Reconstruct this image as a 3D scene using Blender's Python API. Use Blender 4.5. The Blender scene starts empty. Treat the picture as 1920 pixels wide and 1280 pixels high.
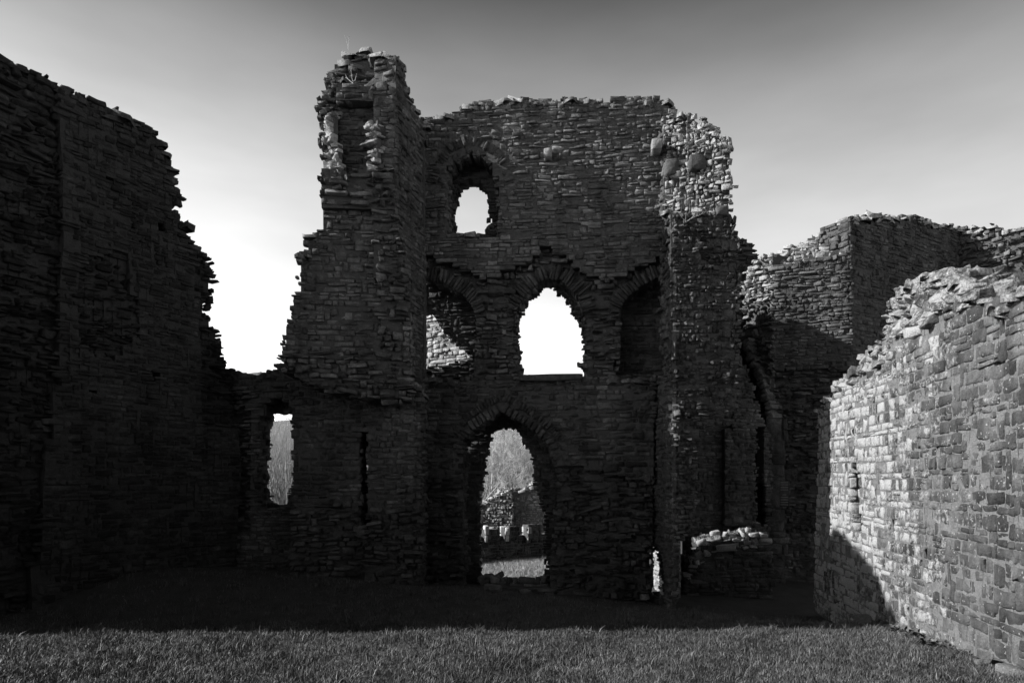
import bpy, math, random
import numpy as np

random.seed(7)
rng = np.random.default_rng(7)
C = bpy.context.scene.collection
SC = bpy.context.scene

# ---------------------------------------------------------------- camera, sky, sun, exposure
EYE = 2.55; F = 1280.0; CX = 960.0; HZ = 900.0
cam = bpy.data.cameras.new('camera'); cam.sensor_width = 36.0; cam.lens = 24.0
cam.shift_y = (HZ - 640.0) / 1920.0
cam.clip_start = 0.1; cam.clip_end = 3000.0
cam_o = bpy.data.objects.new('camera', cam); C.objects.link(cam_o)
cam_o.location = (0, 0, EYE); cam_o.rotation_euler = (math.radians(90), 0, 0)
SC.camera = cam_o

SUN_ELEV = math.radians(30.0)
SUN_AZ = math.radians(-92.0)            # measured clockwise from +Y (view axis): about due left of the view
sdir = (math.sin(SUN_AZ) * math.cos(SUN_ELEV), math.cos(SUN_AZ) * math.cos(SUN_ELEV), math.sin(SUN_ELEV))
sun = bpy.data.lights.new('sun', 'SUN'); sun.energy = 5.0; sun.angle = math.radians(0.5); sun.color = (1, 1, 1)
sun_o = bpy.data.objects.new('sun', sun); C.objects.link(sun_o)
import mathutils
sun_o.rotation_euler = mathutils.Vector(sdir).to_track_quat('Z', 'Y').to_euler()
sun_o.location = (-30, 10, 30)

world = bpy.data.worlds.new('World'); SC.world = world; world.use_nodes = True
wn = world.node_tree.nodes; wl = world.node_tree.links; wn.clear()
sky = wn.new('ShaderNodeTexSky'); sky.sky_type = 'NISHITA'; sky.sun_disc = False
sky.sun_elevation = SUN_ELEV; sky.sun_rotation = SUN_AZ
sky.air_density = 1.0; sky.dust_density = 0.3; sky.ozone_density = 1.0
sep = wn.new('ShaderNodeSeparateColor')            # monochrome film behind a deep red filter: the red channel, falling off with height
wl.new(sky.outputs[0], sep.inputs[0])
tc = wn.new('ShaderNodeTexCoord'); sx = wn.new('ShaderNodeSeparateXYZ'); wl.new(tc.outputs['Generated'], sx.inputs[0])
mr = wn.new('ShaderNodeMapRange'); mr.interpolation_type = 'SMOOTHSTEP'
for i, v in ((1, .37), (2, .63), (3, 4.8), (4, .95)): mr.inputs[i].default_value = v
mr2 = wn.new('ShaderNodeMapRange')
for i, v in ((1, .55), (2, 1.0), (3, 1.0), (4, .45)): mr2.inputs[i].default_value = v
wl.new(sx.outputs[2], mr.inputs[0]); wl.new(sx.outputs[2], mr2.inputs[0])
pw = wn.new('ShaderNodeMath'); pw.operation = 'MULTIPLY'; wl.new(sep.outputs[0], pw.inputs[0]); wl.new(mr.outputs[0], pw.inputs[1])
ml = wn.new('ShaderNodeMath'); ml.operation = 'MULTIPLY'; wl.new(pw.outputs[0], ml.inputs[0]); wl.new(mr2.outputs[0], ml.inputs[1])
hz_m = wn.new('ShaderNodeMapping'); hz_m.inputs['Scale'].default_value = (1.5, 1.5, 5.0); wl.new(tc.outputs['Generated'], hz_m.inputs[0])
hz_n = wn.new('ShaderNodeTexNoise'); hz_n.inputs['Scale'].default_value = 1.6; hz_n.inputs['Detail'].default_value = 5; wl.new(hz_m.outputs[0], hz_n.inputs['Vector'])
hz_r = wn.new('ShaderNodeMapRange')
for i, v in ((1, .3), (2, .7), (3, .86), (4, 1.14)): hz_r.inputs[i].default_value = v
wl.new(hz_n.outputs['Fac'], hz_r.inputs[0])
az_r = wn.new('ShaderNodeMapRange'); az_r.interpolation_type = 'SMOOTHSTEP'      # the sky deepens away from the sun's side
for i, v in ((1, -.05), (2, .9), (3, 1.0), (4, .74)): az_r.inputs[i].default_value = v
wl.new(sx.outputs[0], az_r.inputs[0])
ml3 = wn.new('ShaderNodeMath'); ml3.operation = 'MULTIPLY'; wl.new(ml.outputs[0], ml3.inputs[0]); wl.new(az_r.outputs[0], ml3.inputs[1]); ml = ml3
ml2 = wn.new('ShaderNodeMath'); ml2.operation = 'MULTIPLY'; wl.new(ml.outputs[0], ml2.inputs[0]); wl.new(hz_r.outputs[0], ml2.inputs[1]); ml = ml2     # thin high haze
bgn = wn.new('ShaderNodeBackground'); bgn.inputs['Strength'].default_value = 0.05
wo = wn.new('ShaderNodeOutputWorld')
wl.new(ml.outputs[0], bgn.inputs['Color']); wl.new(bgn.outputs[0], wo.inputs[0])

SC.view_settings.view_transform = 'Standard'; SC.view_settings.look = 'None'
SC.view_settings.gamma = 1.0; SC.view_settings.use_curve_mapping = False
SC.view_settings.exposure = 1.0

# ---------------------------------------------------------------- materials
def mat(name):
    m = bpy.data.materials.new(name); m.use_nodes = True
    nt = m.node_tree; b = nt.nodes['Principled BSDF']; b.inputs['Specular IOR Level'].default_value = 0.2
    b.inputs['Roughness'].default_value = 0.92
    return m, nt, b
def node(nt, t, **kw):
    n = nt.nodes.new(t)
    for k, v in kw.items(): setattr(n, k, v)
    return n
def noise(nt, pos, scale, detail=4.0, rough=0.6):
    n = node(nt, 'ShaderNodeTexNoise'); n.inputs['Scale'].default_value = scale
    n.inputs['Detail'].default_value = detail; n.inputs['Roughness'].default_value = rough
    nt.links.new(pos, n.inputs['Vector']); return n.outputs['Fac']
def mathn(nt, op, a, b=None, c=None, clamp=False):
    n = node(nt, 'ShaderNodeMath', operation=op); n.use_clamp = clamp
    for i, x in enumerate((a, b, c)):
        if x is None: continue
        if isinstance(x, (int, float)): n.inputs[i].default_value = x
        else: nt.links.new(x, n.inputs[i])
    return n.outputs[0]
def mapr(nt, x, a, b, c, d):
    n = node(nt, 'ShaderNodeMapRange'); n.inputs[1].default_value = a; n.inputs[2].default_value = b
    n.inputs[3].default_value = c; n.inputs[4].default_value = d; nt.links.new(x, n.inputs[0]); return n.outputs[0]
def bump(nt, b, h, dist, strength=1.0):
    n = node(nt, 'ShaderNodeBump'); n.inputs['Distance'].default_value = dist; n.inputs['Strength'].default_value = strength
    nt.links.new(h, n.inputs['Height']); nt.links.new(n.outputs[0], b.inputs['Normal'])
def mixf(nt, f, a, b):
    n = node(nt, 'ShaderNodeMix'); n.data_type = 'FLOAT'
    for i, x in ((0, f), (2, a), (3, b)):
        if isinstance(x, (int, float)): n.inputs[i].default_value = x
        else: nt.links.new(x, n.inputs[i])
    return n.outputs[0]

def make_stone():
    m, nt, b = mat('old_stone')
    pos = node(nt, 'ShaderNodeNewGeometry').outputs['Position']
    at = node(nt, 'ShaderNodeAttribute', attribute_name='stone_col')
    sp = node(nt, 'ShaderNodeSeparateColor'); nt.links.new(at.outputs['Color'], sp.inputs[0])
    tint, lime, lich = sp.outputs[0], sp.outputs[1], sp.outputs[2]
    n1 = noise(nt, pos, 9.0, 5, 0.65); n2 = noise(nt, pos, 45.0, 4, 0.7); n3 = noise(nt, pos, 1.1, 3, 0.5)
    v = mathn(nt, 'MULTIPLY', tint, mapr(nt, n1, 0.3, 0.7, 0.65, 1.35))
    v = mathn(nt, 'MULTIPLY', v, mapr(nt, n2, 0.3, 0.7, 0.75, 1.25))
    v = mathn(nt, 'MULTIPLY', v, mapr(nt, n3, 0.3, 0.7, 0.65, 1.35))
    mp = node(nt, 'ShaderNodeMapping'); mp.inputs['Scale'].default_value = (2.2, 2.2, .35); nt.links.new(pos, mp.inputs[0])
    v = mathn(nt, 'MULTIPLY', v, mapr(nt, noise(nt, mp.outputs[0], 1.0, 5, .6), 0.35, 0.65, 0.6, 1.35))
    # lime: wash and smeared mortar; on torn faces and crests also painted sunlight
    n4 = noise(nt, pos, 9.0, 8, 0.8)
    thr = mathn(nt, 'SUBTRACT', 0.85, mathn(nt, 'MULTIPLY', lime, 0.55))
    lm = mapr(nt, mathn(nt, 'SUBTRACT', n4, thr), -0.04, 0.10, 0.0, 1.0)
    v = mixf(nt, mathn(nt, 'MULTIPLY', lm, 0.85), v, mapr(nt, n2, 0.3, 0.7, 0.24, 0.46))
    # lichen specks
    vo = node(nt, 'ShaderNodeTexVoronoi'); vo.inputs['Scale'].default_value = 17.0; nt.links.new(pos, vo.inputs['Vector'])
    n5 = noise(nt, pos, 60.0, 2, 0.5)
    rad = mathn(nt, 'MULTIPLY', lich, mapr(nt, n5, 0.3, 0.7, 0.10, 0.36))
    cs = node(nt, 'ShaderNodeSeparateColor'); nt.links.new(vo.outputs['Color'], cs.inputs[0])
    rad = mathn(nt, 'MULTIPLY', rad, mathn(nt, 'GREATER_THAN', cs.outputs[0], 0.45))
    sm = mapr(nt, mathn(nt, 'SUBTRACT', rad, vo.outputs['Distance']), 0.0, 0.05, 0.0, 0.9)
    v = mixf(nt, sm, v, 0.30)
    cc = node(nt, 'ShaderNodeCombineColor')
    for i in range(3): nt.links.new(v, cc.inputs[i])
    nt.links.new(cc.outputs[0], b.inputs['Base Color'])
    h = mathn(nt, 'ADD', mathn(nt, 'MULTIPLY', n1, 1.0), mathn(nt, 'MULTIPLY', n2, 0.6))
    bump(nt, b, h, 0.05, 1.0)
    return m
def make_plain(name, lo, hi, scale, bumpd=0.02, fine=40.0):
    m, nt, b = mat(name)
    pos = node(nt, 'ShaderNodeNewGeometry').outputs['Position']
    n1 = noise(nt, pos, scale, 6, 0.7); n2 = noise(nt, pos, fine, 4, 0.7)
    v = mapr(nt, mathn(nt, 'ADD', mathn(nt, 'MULTIPLY', n1, 0.6), mathn(nt, 'MULTIPLY', n2, 0.4)), 0.3, 0.7, lo, hi)
    cc = node(nt, 'ShaderNodeCombineColor')
    for i in range(3): nt.links.new(v, cc.inputs[i])
    nt.links.new(cc.outputs[0], b.inputs['Base Color'])
    if bumpd: bump(nt, b, mathn(nt, 'ADD', n1, mathn(nt, 'MULTIPLY', n2, 0.6)), bumpd)
    return m
M_STONE = make_stone()
M_MORTAR = make_plain('lime_mortar', 0.04, 0.11, 7.0, 0.05)
M_DARKMORTAR = make_plain('dirty_mortar', 0.025, 0.07, 7.0, 0.05)  # darker mix, used on the left wall alone
M_GREYMORTAR = make_plain('grey_lime_mortar', 0.08, 0.21, 5.0, 0.05)
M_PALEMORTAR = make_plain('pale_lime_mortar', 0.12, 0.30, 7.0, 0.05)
M_EARTH = make_plain('earth', 0.03, 0.08, 3.0, 0.05)
M_HILL = make_plain('hillside', 0.05, 0.13, 0.35, 0.0, 4.0)
M_BARK = make_plain('bark', 0.22, 0.45, 14.0, 0.01)
M_SCRUB = make_plain('scrub_twig', 0.14, 0.34, 2.0, 0.0)
M_TWIG = make_plain('dry_twig', 0.30, 0.55, 2.0, 0.0)
M_BOARD = make_plain('sign_board', 0.03, 0.05, 20.0, 0.0)
M_LINE = make_plain('sign_lettering', 0.10, 0.14, 20.0, 0.0)
def make_grass():
    m, nt, b = mat('grass_blade')
    at = node(nt, 'ShaderNodeAttribute', attribute_name='stone_col')
    nt.links.new(at.outputs['Color'], b.inputs['Base Color'])
    b.inputs['Roughness'].default_value = 0.55; b.inputs['Specular IOR Level'].default_value = 0.35
    return m
M_GRASS = make_grass()

# ---------------------------------------------------------------- helpers
KD = [1.0]
def pt(px, d): return ((px - CX) / F * d * KD[0], d * KD[0])
def xd(x, d): return (x * KD[0], d * KD[0])
def tag(o, label=None, cat=None, group=None, kind=None):
    if label: o['label'] = label
    if cat: o['category'] = cat
    if group: o['group'] = group
    if kind: o['kind'] = kind
    return o
def empty(name, loc, label, cat, group=None):
    o = bpy.data.objects.new(name, None); C.objects.link(o); o.location = loc
    o.empty_display_size = 0.2
    return tag(o, label, cat, group)
def raw_mesh(name, co, faces, m, cols=None, smooth=False):
    """co (N,3); faces: (M,k) int array or list of such arrays"""
    if not isinstance(faces, list): faces = [faces]
    faces = [np.asarray(f, dtype=np.int32) for f in faces if len(f)]
    me = bpy.data.meshes.new(name)
    me.vertices.add(len(co)); me.vertices.foreach_set('co', np.asarray(co, dtype=np.float32).ravel())
    nl = sum(f.size for f in faces); npoly = sum(len(f) for f in faces)
    me.loops.add(nl); me.polygons.add(npoly)
    me.loops.foreach_set('vertex_index', np.concatenate([f.ravel() for f in faces]))
    tot = np.concatenate([np.full(len(f), f.shape[1], dtype=np.int32) for f in faces])
    st = np.concatenate([[0], np.cumsum(tot)[:-1]]).astype(np.int32)
    me.polygons.foreach_set('loop_start', st)
    try: me.polygons.foreach_set('loop_total', tot)
    except Exception: pass
    if cols is not None:
        a = me.color_attributes.new('stone_col', 'FLOAT_COLOR', 'POINT')
        c4 = np.ones((len(co), 4), dtype=np.float32); c4[:, :3] = cols
        a.data.foreach_set('color', c4.ravel())
    me.update(calc_edges=True)
    if smooth: me.polygons.foreach_set('use_smooth', np.ones(npoly, dtype=bool))
    me.materials.append(m)
    return me
def link(name, me, parent=None, loc=(0, 0, 0)):
    o = bpy.data.objects.new(name, me); C.objects.link(o)
    if parent is not None:
        o.parent = parent
        o.location = (loc[0] - parent.location.x, loc[1] - parent.location.y, loc[2] - parent.location.z)
    else: o.location = loc
    return o
def inside(poly, P):
    poly = np.asarray(poly, float); x, y = P[:, 0], P[:, 1]; r = np.zeros(len(P), bool)
    x0, y0 = poly[-1]
    for x1, y1 in poly:
        c = (y1 > y) != (y0 > y)
        if c.any():
            with np.errstate(divide='ignore', invalid='ignore'):
                xi = (x0 - x1) * (y - y1) / (y0 - y1 + 1e-12) + x1
            r ^= c & (x < xi)
        x0, y0 = x1, y1
    return r
def wob(u, v, s, k=1.0):           # smooth pseudo noise
    return (np.sin(1.7 * k * u + s) * np.sin(1.3 * k * v + 2.1 * s) + 0.6 * np.sin(3.1 * k * u - 1.9 * k * v + 0.7 * s) + 0.4 * np.sin(5.3 * k * u + 4.7 * k * v + s * 1.3)) / 2.0

# ---- stones: a template of 31 vertices, 50 triangles
_per = np.array([(-1, -.8), (-.9, -1), (0, -1.0), (.9, -1), (1, -.8), (1, .8), (.9, 1), (0, 1.0), (-.9, 1), (-1, .8)])
_k = np.arange(10); _kn = (_k + 1) % 10
T_Q = np.concatenate([np.stack([_k, _kn, _kn + 10, _k + 10], 1), np.stack([_k + 10, _kn + 10, _kn + 20, _k + 20], 1)])
T_T = np.stack([_k + 20, _kn + 20, np.full(10, 30)], 1)
class Stones:
    """many stones of one thing: centre on the face plane, axes, half sizes, depth"""
    def __init__(s): s.rows = []
    def add(s, c, e1, e2, e3, a, b, depth, jit, rough, col):
        s.rows.append((*c, *e1, *e2, *e3, a, b, depth, jit, rough, *col))
    def build(s, parent, limit=300):
        if not s.rows: return
        R = np.array(s.rows, float)
        fx = CX + R[:, 0] / np.maximum(R[:, 1], 1) * F; fy = HZ - (R[:, 2] - EYE) / np.maximum(R[:, 1], 1) * F
        R = R[(fx > -260) & (fx < 2150) & (fy < 1340)]; n = len(R)
        if not n: return
        c, e1, e2, e3 = R[:, 0:3], R[:, 3:6], R[:, 6:9], R[:, 9:12]
        a, b, dp, jit, rough, col = R[:, 12], R[:, 13], R[:, 14], R[:, 15], R[:, 16], R[:, 17:20]
        mn = np.minimum(a, b)
        loc = np.zeros((n, 31, 3))
        per = np.repeat(_per[None], n, 0) * np.stack([a, b], 1)[:, None]
        cut = rng.uniform(0.86, 1.04, (n, 10, 1))
        per = per * (1 - (1 - cut) * (mn / np.maximum(a, b))[:, None, None] ** 0.5)
        per += rng.normal(0, 0.10, (n, 10, 2)) * (mn * (1 - jit))[:, None, None]
        tilt = rng.normal(0, 1, (n, 2)) * rough[:, None]
        def ring(sl, sc, w, jz):
            q = per * sc[:, :, None] if sc.ndim == 2 else per * sc
            loc[:, sl, :2] = q
            t = (q[:, :, 0] / a[:, None]) * tilt[:, :1] + (q[:, :, 1] / b[:, None]) * tilt[:, 1:]
            loc[:, sl, 2] = w[:, None] + t * (0 if jz < 0 else 1) + (rng.normal(0, 1, (n, 10)) * rough[:, None] * max(jz, 0))
        ring(slice(0, 10), np.full((n, 10), 0.96), -dp, -1)
        bev = np.minimum(0.2 * mn, 0.014)
        ring(slice(10, 20), np.full((n, 10), 1.0), -bev * 1.1, 0.35)
        ring(slice(20, 30), 1 - rng.uniform(0.7, 1.6, (n, 10)) * (bev / a)[:, None] * 0.8 - 0.05, bev * 0.3, 0.45)
        loc[:, 30, :2] = rng.normal(0, 0.2, (n, 2)) * np.stack([a, b], 1)
        loc[:, 30, 2] = bev * 0.5 + rng.normal(0, 0.6, n) * rough
        W = c[:, None] + loc[:, :, :1] * e1[:, None] + loc[:, :, 1:2] * e2[:, None] + loc[:, :, 2:] * e3[:, None]
        # apparent size, for choosing the stones that become objects of their own
        d = np.maximum(c[:, 1], 1.0); view = np.array([0, 0, EYE]) - c; view /= np.linalg.norm(view, axis=1)[:, None]
        px = CX + c[:, 0] / d * F; py = HZ - (c[:, 2] - EYE) / d * F
        size = a * b * (F / d) ** 2 * np.clip((view * e3).sum(1), 0.02, 1)
        size *= (px > 0) & (px < 1920) & (py > 0) & (py < 1275)
        order = np.argsort(-size); own = order[:limit]; own = own[size[own] > 0]
        for i in own:
            me = raw_mesh('stone', W[i] - c[i], [T_Q, T_T], M_STONE, np.repeat(col[i][None], 31, 0))
            link('stone', me, parent, c[i])
        rest = np.setdiff1d(np.arange(n), own)
        if len(rest):
            off = (np.arange(len(rest)) * 31)[:, None, None]
            q = (T_Q[None] + off).reshape(-1, 4); t = (T_T[None] + off).reshape(-1, 3)
            p0 = np.array(parent.location)
            me = raw_mesh('small_stones', W[rest].reshape(-1, 3) - p0, [q, t], M_STONE, np.repeat(col[rest], 31, 0))
            tag(link('small_stones', me, parent, p0), kind='stuff')

Z = np.array([0, 0, 1.0]); DK = 0.62
STY = {  # hmin hmax lmin lmax gap depthjit inplane rough
    'coursed': (.06, .14, .12, .50, .005, .014, .018, .013),
    'thin':    (.045, .115, .11, .48, .004, .014, .018, .013),
    'rubble':  (.06, .15, .09, .36, .010, .045, .10, .032),
    'core':    (.045, .10, .06, .24, .006, .03, .10, .022),
    'big':     (.06, .21, .10, .46, .004, .006, .035, .007),
    'sill':    (.15, .16, 2.4, 2.6, .003, .003, .003, .003),
    'ashlar':  (.24, .36, .45, .75, .004, .004, .004, .004),
}
class Wall:
    """one masonry thing: stones and a mortar core, gathered from flat patches"""
    def __init__(s, name, label, cat, loc, mortar=None):
        s.o = empty(name, (loc[0], loc[1], loc[2]), label, cat); tag(s.o, kind='thing' if label else 'structure'); s.st = Stones(); s.cv = []; s.cf = []; s.n = 0
        s.mortar = mortar or M_MORTAR
    def plane(s, A, B):
        A = np.array([A[0], A[1], 0.0]); B = np.array([B[0], B[1], 0.0])
        U = (B - A) / np.linalg.norm(B - A); N = np.array([U[1], -U[0], 0.0])
        return A, U, N
    def uv(s, pl, pts):
        A, U, N = pl; out = []
        for px, py in pts:
            k = (px - CX) / F                      # X = k*d ; point A+U t on the ray
            t = (k * A[1] - A[0]) / (U[0] - k * U[1]); d = A[1] + U[1] * t
            out.append((t, EYE - (py - HZ) / F * d))
        return np.array(out)
    def patch(s, A, B, outline, holes=(), thick=0.8, style='coursed', zones=(), noface=(), tint=(.09, .17), lime=.15, lich=.3,
              seed=1, sp='px', tops=0.8, bulge=.03, reveal=True, cell=(.15, .10), miss=.02, near=0, topsz=(.06, .17), toplime=None):
        pl = s.plane(A, B); A3, U, N = pl
        cv = (lambda p: s.uv(pl, p)) if sp == 'px' else (lambda p: np.array(p, float))
        out = cv(outline); hs = [cv(h) for h in holes]; nf = [cv(h) for h in noface] if noface != 'all' else [out]
        zs = [(cv(z[0]),) + tuple(z[1:]) for z in zones]
        r = np.random.default_rng(seed)
        u0, v0 = out.min(0); u1, v1 = out.max(0)
        def ok(P):
            q = inside(out, P)
            for h in hs: q &= ~inside(h, P)
            return q
        def zone(P):
            off = np.zeros(len(P)); sty = np.array([style] * len(P), dtype=object); lm = np.full(len(P), lime)
            for z in zs:
                q = inside(z[0], P)
                if not q.any(): continue
                off[q] = z[1](P[q, 0], P[q, 1]) if callable(z[1]) else z[1]
                if len(z) > 2 and z[2]: sty[q] = z[2]
                if len(z) > 3: lm[q] = z[3](P[q, 0], P[q, 1]) if callable(z[3]) else z[3]
            off = off + bulge * wob(P[:, 0], P[:, 1], seed)
            return off, sty, lm
        # ---- facing stones in courses
        cand = []; v = v0 - 0.02; hmin, hmax, lmin, lmax = STY[style][:4]
        carry = []
        while v < v1 + 0.05:
            h = r.uniform(hmin, hmax); u = u0 - r.uniform(0, lmax); nxt = []
            while u < u1 + 0.05:
                L = min(lmax, lmin + r.exponential((lmax - lmin) * 0.35)); w = u + L
                blk = [c for c in carry if c[0] < w and c[1] > u]
                if blk:
                    c = blk[0]
                    if c[0] > u + 0.06: w = c[0]
                    else: u = c[1]; continue
                q = r.random()
                if q < 0.10 and w - u > 0.14:
                    hh = h * r.uniform(0.4, 0.6)
                    cand += [(u, w, v, v + hh), (u, w - r.uniform(0, .04), v + hh, v + h)]
                elif q < 0.19 and w - u < 0.36:
                    h2 = h + r.uniform(hmin, hmax) * 0.8
                    cand.append((u, w, v, v + h2)); nxt.append((u, w))
                else: cand.append((u, w, v, v + h))
                u = w
            carry = nxt; v += h
        cd = np.array(cand)
        # clip each to the mask along its length
        S = np.linspace(0.04, 0.96, 9); vc = (cd[:, 2] + cd[:, 3]) / 2
        uu = cd[:, :1] + (cd[:, 1] - cd[:, 0])[:, None] * S
        okm = ok(np.stack([uu.ravel(), np.repeat(vc, 9)], 1)).reshape(-1, 9)
        keep = okm.sum(1) >= 2; cd, okm, uu, vc = cd[keep], okm[keep], uu[keep], vc[keep]
        for i in np.where(~okm.all(1))[0]:
            ix = np.where(okm[i])[0]; runs = np.split(ix, np.where(np.diff(ix) > 1)[0] + 1); ix = max(runs, key=len); a, b = uu[i, ix[0]], uu[i, ix[-1]]
            jag = r.normal(0, 0.02, 2); cd[i, 0] = max(cd[i, 0], a - 0.03 + jag[0]); cd[i, 1] = min(cd[i, 1], b + 0.03 + jag[1])
        uc = (cd[:, 0] + cd[:, 1]) / 2; P = np.stack([uc, vc], 1)
        off, sty, lm = zone(P)
        ep = .03; G = np.zeros((len(P), 2))
        if any(callable(z[1]) for z in zs):
            gsel = np.zeros(len(P), bool)
            for z in zs:
                if callable(z[1]): gsel |= inside(z[0], P)
            G[:, 0] = (zone(P + [ep, 0])[0] - zone(P - [ep, 0])[0]) / (2 * ep); G[:, 1] = (zone(P + [0, ep])[0] - zone(P - [0, ep])[0]) / (2 * ep)
            G[~gsel] = 0; G = G.clip(-2.2, 2.2); G[(np.abs(G) > 2.1).any(1)] *= .3
        skip = np.zeros(len(P), bool)
        for q in nf: skip |= inside(q, P)
        for i in range(len(P)):
            if skip[i] or r.random() < miss or not s.o.get('label'): continue
            hm, hM, l0, l1, gap, dj, ip, ro = STY[sty[i]]
            a = (cd[i, 1] - cd[i, 0]) / 2 - gap; b = (cd[i, 3] - cd[i, 2]) / 2 - gap * 0.8
            if a < 0.025 or b < 0.012: continue
            th = r.normal(0, ip) + 0.02 * math.sin(0.9 * uc[i] + seed); c, sn = math.cos(th), math.sin(th)
            (b, a) = (b * r.uniform(.8, 1.02), a * r.uniform(.9, 1.01)) if sty[i] not in ('big', 'ashlar', 'sill') else (b * r.uniform(.93, 1.03), a * r.uniform(.96, 1.02))
            vv = vc[i] + 0.025 * math.sin(1.1 * uc[i] + seed) + (r.normal(0, .012) if sty[i] == 'rubble' else 0)
            w = off[i] + r.normal(0, dj) - (0.05 if sty[i] == 'rubble' and r.random() < 0.12 else 0)
            ctr = A3 + U * uc[i] + Z * vv + N * w
            t = DK * r.uniform(*tint) * (r.uniform(1.1, 1.5) if r.random() < 0.08 else 1) * (0.75 if r.random() < .15 else 1)
            lc = lich * (1.0 if r.random() < 0.6 else 0.2)
            E1, E2, E3 = U * c + Z * sn, Z * c - U * sn, N
            if G[i].any():
                E3 = N - U * G[i, 0] - Z * G[i, 1] + r.normal(0, .12, 3); E3 /= np.linalg.norm(E3); E1 = E1 - E3 * E1.dot(E3); E1 /= np.linalg.norm(E1); E2 = np.cross(E3, E1)
                a, b = a * math.sqrt(1 + G[i, 0] ** 2), b * math.sqrt(1 + min(G[i, 1] ** 2, 2))
            s.st.add(ctr, E1, E2, E3, a, b, r.uniform(.08, .14) + dj, 0, ro, (t, min(1, lm[i] * r.uniform(.6, 1.4)), lc))
        # ---- mortar core, a stepped solid behind the facing
        du, dv = cell
        nu = int((u1 - u0) / du) + 2; nv = int((v1 - v0) / dv) + 2
        gu = u0 + (np.arange(nu) + 0.5) * du; gv = v0 + (np.arange(nv) + 0.5) * dv
        GU, GV = np.meshgrid(gu, gv, indexing='ij'); P = np.stack([GU.ravel(), GV.ravel()], 1)
        occ = np.ones(len(P), bool)
        for du_, dv_ in ((-.055, 0), (.055, 0), (0, -.04), (0, .05)): occ &= ok(P + np.array([du_, dv_]))
        off, sty, lm = zone(P)
        w = off - (0.018 if not near else near) - np.where(sty == 'rubble', 0.045, np.where(sty == 'core', 0.02, 0)) + r.normal(0, 0.003, len(P))
        occ = occ.reshape(nu, nv); w = np.maximum(w.reshape(nu, nv), -thick + 0.05)
        ii, jj = np.where(occ)
        V, Fc = [], []
        def quad(p):
            k = len(V); V.extend(p); Fc.append((k, k + 1, k + 2, k + 3))
        def W(u, v, ww): return A3 + U * u + Z * v + N * ww
        for i, j in zip(ii, jj):
            a, b = u0 + i * du, u0 + (i + 1) * du; c, e = v0 + j * dv, v0 + (j + 1) * dv; f = w[i, j]; bk = -thick
            quad([W(a, c, f), W(b, c, f), W(b, e, f), W(a, e, f)])
            for (di, dj_, p, q) in ((-1, 0, (a, e), (a, c)), (1, 0, (b, c), (b, e)), (0, -1, (a, c), (b, c)), (0, 1, (b, e), (a, e))):
                x, y = i + di, j + dj_
                lo = w[x, y] if 0 <= x < nu and 0 <= y < nv and occ[x, y] else bk
                if lo < f - 1e-5:
                    quad([W(*q, f), W(*p, f), W(*p, lo), W(*q, lo)])
        if V:
            s.cv.append(np.array(V)); s.cf.append(np.array(Fc) + s.n); s.n += len(V)
        # ---- stones on the broken ends, reveals, soffits and tops
        eye = np.array([0, 0, EYE])
        for i, j in zip(ii, jj):
            f = w[i, j]
            for (di, dj_, e3, pu, pv) in ((-1, 0, -U, 0, .5), (1, 0, U, 1, .5), (0, -1, -Z, .5, 0), (0, 1, Z, .5, 1)):
                x, y = i + di, j + dj_
                if 0 <= x < nu and 0 <= y < nv and occ[x, y]: continue
                base = A3 + U * (u0 + (i + pu) * du) + Z * (v0 + (j + pv) * dv)
                if v0 + j * dv < -0.6: continue
                if dj_ == 1:                       # loose rubble on top, paler for mortar capping and painted sunlight
                    if r.random() > tops: continue
                    if inside(out, np.array([[u0 + (i + .5) * du, v0 + (j + 2.5) * dv]]))[0] and r.random() > .2: continue
                    dd = f - r.uniform(0, .15)
                    lim = -thick if v0 + j * dv < EYE + 1.2 else max(-thick, f - .5)
                    while dd > lim:
                        q = np.array([r.normal(0, .16), r.normal(0, .16), 1.0]); q /= np.linalg.norm(q)
                        e1 = np.array([math.cos(x1 := r.uniform(0, 6.28)), math.sin(x1), 0]); e1 -= q * e1.dot(q); e1 /= np.linalg.norm(e1)
                        sz = r.uniform(*topsz)
                        s.st.add(base + N * dd + Z * r.uniform(-.04, .045) + U * r.normal(0, .04), e1, np.cross(q, e1), q, sz * r.uniform(.8, 1.5), sz, r.uniform(.06, .12), 0, .025,
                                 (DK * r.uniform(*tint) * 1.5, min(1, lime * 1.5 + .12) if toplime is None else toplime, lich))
                        dd -= r.uniform(.14, .28) * (topsz[1] / .17) ** .5
                    continue
                if not reveal: continue
                if (eye - base - N * (-thick / 2)).dot(e3) < 0: continue
                if dj_ == -1 and r.random() < .3: continue
                dd = f - 0.02
                while dd > -thick + .04:
                    L = r.uniform(.14, .36); lo = max(dd - L, -thick)
                    cc = base + N * ((dd + lo) / 2) + e3 * (r.normal(0.02, .035) if dj_ == 0 else r.normal(.01, .02)) + (Z * r.normal(0, .02) if dj_ == 0 else 0)
                    e1 = np.cross(Z, e3) if dj_ == 0 else U
                    e2 = np.cross(e3, e1)
                    a_, b_ = ((dd - lo) / 2 - .006, dv / 2 * r.uniform(.6, 1.5)) if dj_ == 0 else (du / 2, (dd - lo) / 2 - .006)
                    if a_ > .02 and b_ > .02:
                        s.st.add(cc, e1, e2, e3, a_, b_, .09, 0, .014, (DK * r.uniform(*tint) * 1.05, lime, lich * .6))
                    dd = lo
        return pl
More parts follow.
